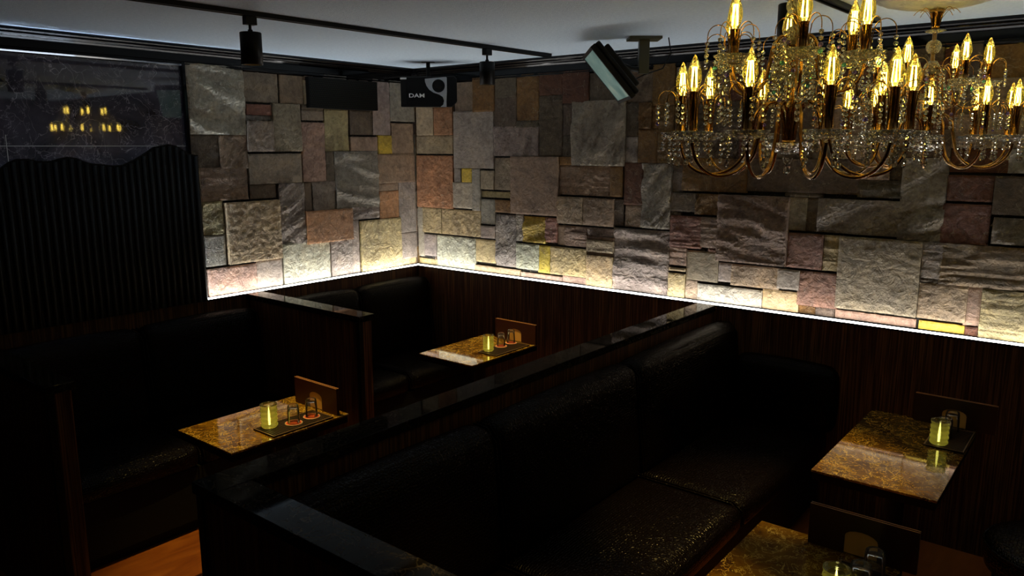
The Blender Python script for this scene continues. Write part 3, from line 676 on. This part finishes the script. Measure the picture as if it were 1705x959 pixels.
def chandelier(label, x, y, ph1, ph2, col_label=None):
    q = random.Random(4); r = thing('chandelier', label, 'chandelier', (x, y, 2.25))
    def B(mb, name, mat, par, z=0, **k):
        o = mb.build(name, mat, par, **k)
        if par is r: o.location = (0, 0, z-2.25)
        return o
    # ceiling rose, leaf-pressed glass
    m = MB(); rose = pr = [(0, .006), (.16, .006), (.185, .0), (.19, -.006), (.17, -.018), (.12, -.032), (.06, -.042), (.0, -.044)]
    m.lathe(pr, 72, wob=lambda a, k: 1+.035*math.sin(a*16)*(1 if k in (2, 3, 4) else .3))
    B(m, 'ceiling_rose', ROSEG, r, 2.243)
    m = MB(); m.lathe([(.0, 0), (.012, 0), (.013, .01), (.020, .05), (.026, .062), (0, .062)], 24); B(m, 'gold_cone', GOLD, r, 2.135)
    m = MB()
    for k in range(8):
        a = 2*math.pi*k/8+.2; m.tube([((.014+s*.055)*math.cos(a), (.014+s*.055)*math.sin(a), .03+.035*math.sin(s*2.6)) for s in [i/8 for i in range(9)]], .0011, 5)
    B(m, 'cone_wires', GOLD, r, 2.135)
    def dish(rad, dep, n=40, wob=.06):
        return MB().lathe([(.012, 0), (rad*.45, .002), (rad*.75, dep*.35), (rad*.95, dep*.8), (rad, dep), (rad*.97, dep+.0015), (rad*.7, dep*.45+.003), (rad*.4, .005), (.012, .004)], n, wob=lambda a, k: 1+(wob*math.sin(a*10) if 2 < k < 6 else 0))
    B(dish(.030, .008), 'collar_dish', DISHG, r, 2.122)
    for z, rr in ((2.078, .0235), (2.010, .024)):
        B(MB().lathe([(rr*math.sin(math.pi*k/14)+.0005, -rr*math.cos(math.pi*k/14)) for k in range(15)], 28, wob=lambda a, k: 1+.03*math.cos(a*14)), 'glass_ball', DISHG, r, z)
    B(MB().lathe([(.007, 0), (.007, .02), (.012, .022), (.007, .026), (.0055, .045), (.008, .085), (.006, .12), (.010, .2), (.016, .215), (.016, .235), (.007, .24), (.007, .375)], 20), 'column', GOLD2, r, 1.758)
    # upper crown dish, hub dishes and beads around the column
    B(dish(.045, .014), 'column_dish', DISHG, r, 1.985)
    B(dish(.050, .016), 'column_dish', DISHG, r, 1.905)
    for zz, rr, nn, ln in ((1.99, .042, 12, 5), (1.915, .048, 14, 5)):
        for k in range(nn):
            a = 2*math.pi*k/nn; m = MB(); strand(m, 0, 0, 0, ln, .0055, .0125, True, q)
            o = B(m, 'column_strand', CRS, r, 0); o.location = (rr*math.cos(a), rr*math.sin(a), zz-2.25)
    m = MB(); m.lathe([(.018, .006), (.052, .016), (.058, .014), (.050, .004), (.030, -.008), (.006, -.012), (0, -.012)], 40, wob=lambda a, k: 1+(.03*math.sin(a*12) if k in (1, 2, 3) else 0)); B(m, 'bottom_dish', DISHG, r, 1.742)
    B(MB().lathe([(0, -.006), (.010, 0), (.018, .010), (.012, .016), (0, .018)], 20), 'gold_hub', GOLD, r, 1.750)
    m = MB(); strand(m, 0, 0, -.004, 1, .006, .012, False, q); m.gem((0, 0, -.028), .009, 1.7); m.tube([(-.012, 0, 0), (-.008, 0, -.012), (0, 0, -.018), (.008, 0, -.012), (.012, 0, 0)], .001, 5); B(m, 'finial', CRS, r, 1.722)
    tiers = ((10, .262, 1.762, 1.870, ph1, 1.0), (6, .165, 1.938, 2.012, ph2, .95))
    proto = {}
    for ti, (N, Rr, zc, zb, ph, sc) in enumerate(tiers):
        hub = 1.80 if ti == 0 else 1.975; L = zb-zc
        # arm: rises from the hub, drops and swings up under its cup
        if ti == 0: pts = [(.012, 1.765), (.022, 1.83), (.050, 1.855), (.078, 1.83), (.090, 1.775), (.105, 1.725), (.14, 1.690), (.185, 1.680), (.225, 1.692), (.252, 1.722), (.262, 1.758)]
        else: pts = [(.010, 1.95), (.022, 2.0), (.040, 2.006), (.055, 1.985), (.064, 1.945), (.078, 1.896), (.105, 1.876), (.135, 1.880), (.156, 1.900), (.165, 1.934)]
        sp = []
        for i in range(len(pts)-1):
            p0 = pts[max(0, i-1)]; p1 = pts[i]; p2 = pts[i+1]; p3 = pts[min(len(pts)-1, i+2)]
            for s in (0, .25, .5, .75):
                sp.append(tuple(.5*(2*p1[j]+(p2[j]-p0[j])*s+(2*p0[j]-5*p1[j]+4*p2[j]-p3[j])*s*s+(3*p1[j]-p0[j]-3*p2[j]+p3[j])*s**3) for j in (0, 1)))
        sp.append(pts[-1])
        arm_m = MB().tube([(a, 0, b-2.25) for a, b in sp], .0042 if ti == 0 else .0036, 8)
        for k in range(N):
            an = R_(ph)+2*math.pi*k/N; C_, S_ = math.cos(an), math.sin(an)
            def put(mb, name, mat, par, key, z, rot=True, **kk):
                key = (ti, name, key)
                if key not in proto:
                    o = mb().build(name, mat, par, **kk); proto[key] = o.data
                else:
                    o = bpy.data.objects.new(name, proto[key]); COL.objects.link(o); o.parent = par
                if par is r:
                    o.rotation_euler = (0, 0, an); o.location = (Rr*C_, Rr*S_, z-2.25)
                return o
            o = put(lambda: arm_m, 'arm', GOLD2 if ti == 0 else GOLD2, r, 0, 0); o.location = (0, 0, 0); o.rotation_euler = (0, 0, an)
            dr = .047*sc
            d = put(lambda: dish(dr, .019), 'glass_dish', DISHG, r, 0, zc+.002)
            for i in range(6):
                def drops():
                    m = MB(); strand(m, 0, 0, 0, 3 if i % 2 else 4, .006, .0135, i % 2 == 0, q); return m
                a = 2*math.pi*i/6+.3; o = put(drops, 'crystal_drop', CRS, d, (i+k) % 6, 0); o.location = ((dr-.003)*math.cos(a), (dr-.003)*math.sin(a), .006)
            put(lambda: MB().lathe([(.006, -.004), (.014, -.002), (.0115, .004), (.0105, .006), (.0105, L-.004), (.0120, L-.002), (.0120, L), (.008, L)], 24), 'candle_sleeve', GOLD, r, 0, zc+.006)
            b = put(bulb_mesh, 'bulb', BULB, r, 0, zb+.005); put(fil_mesh, 'filament', FILM, b, 0, 0)
            for i in range(5):
                a = an+2*math.pi*i/5+.5
                def wire():
                    return MB().tube([(.011, 0, -L*.7), (.012, 0, -L*.3), (.016, 0, 0)]+[(.039-.023*math.cos(t_), 0, .024*math.sin(t_)) for t_ in [math.pi*j/12 for j in range(1, 13)]]+[(.0625, 0, -.010)], .0012, 6)
                wv_ = put(wire, 'curved_wire', GOLD, r, 0, zb-.006); wv_.rotation_euler = (0, 0, a)
                def beads():
                    m = MB(); strand(m, 0, 0, 0, 4, .0058, .0135, False, q); return m
                o = put(beads, 'bead_strand', CRS, wv_, (i+k) % 7, 0); o.location = (.0625, 0, -.017)
    return r
chandelier('large near brass and crystal chandelier with two tiers of candle bulbs', 3.1768, -1.8272, 18, -5)
chandelier('farther crystal chandelier hanging from the white glass ceiling rose at the right', 3.27, -.757, 30, 15)
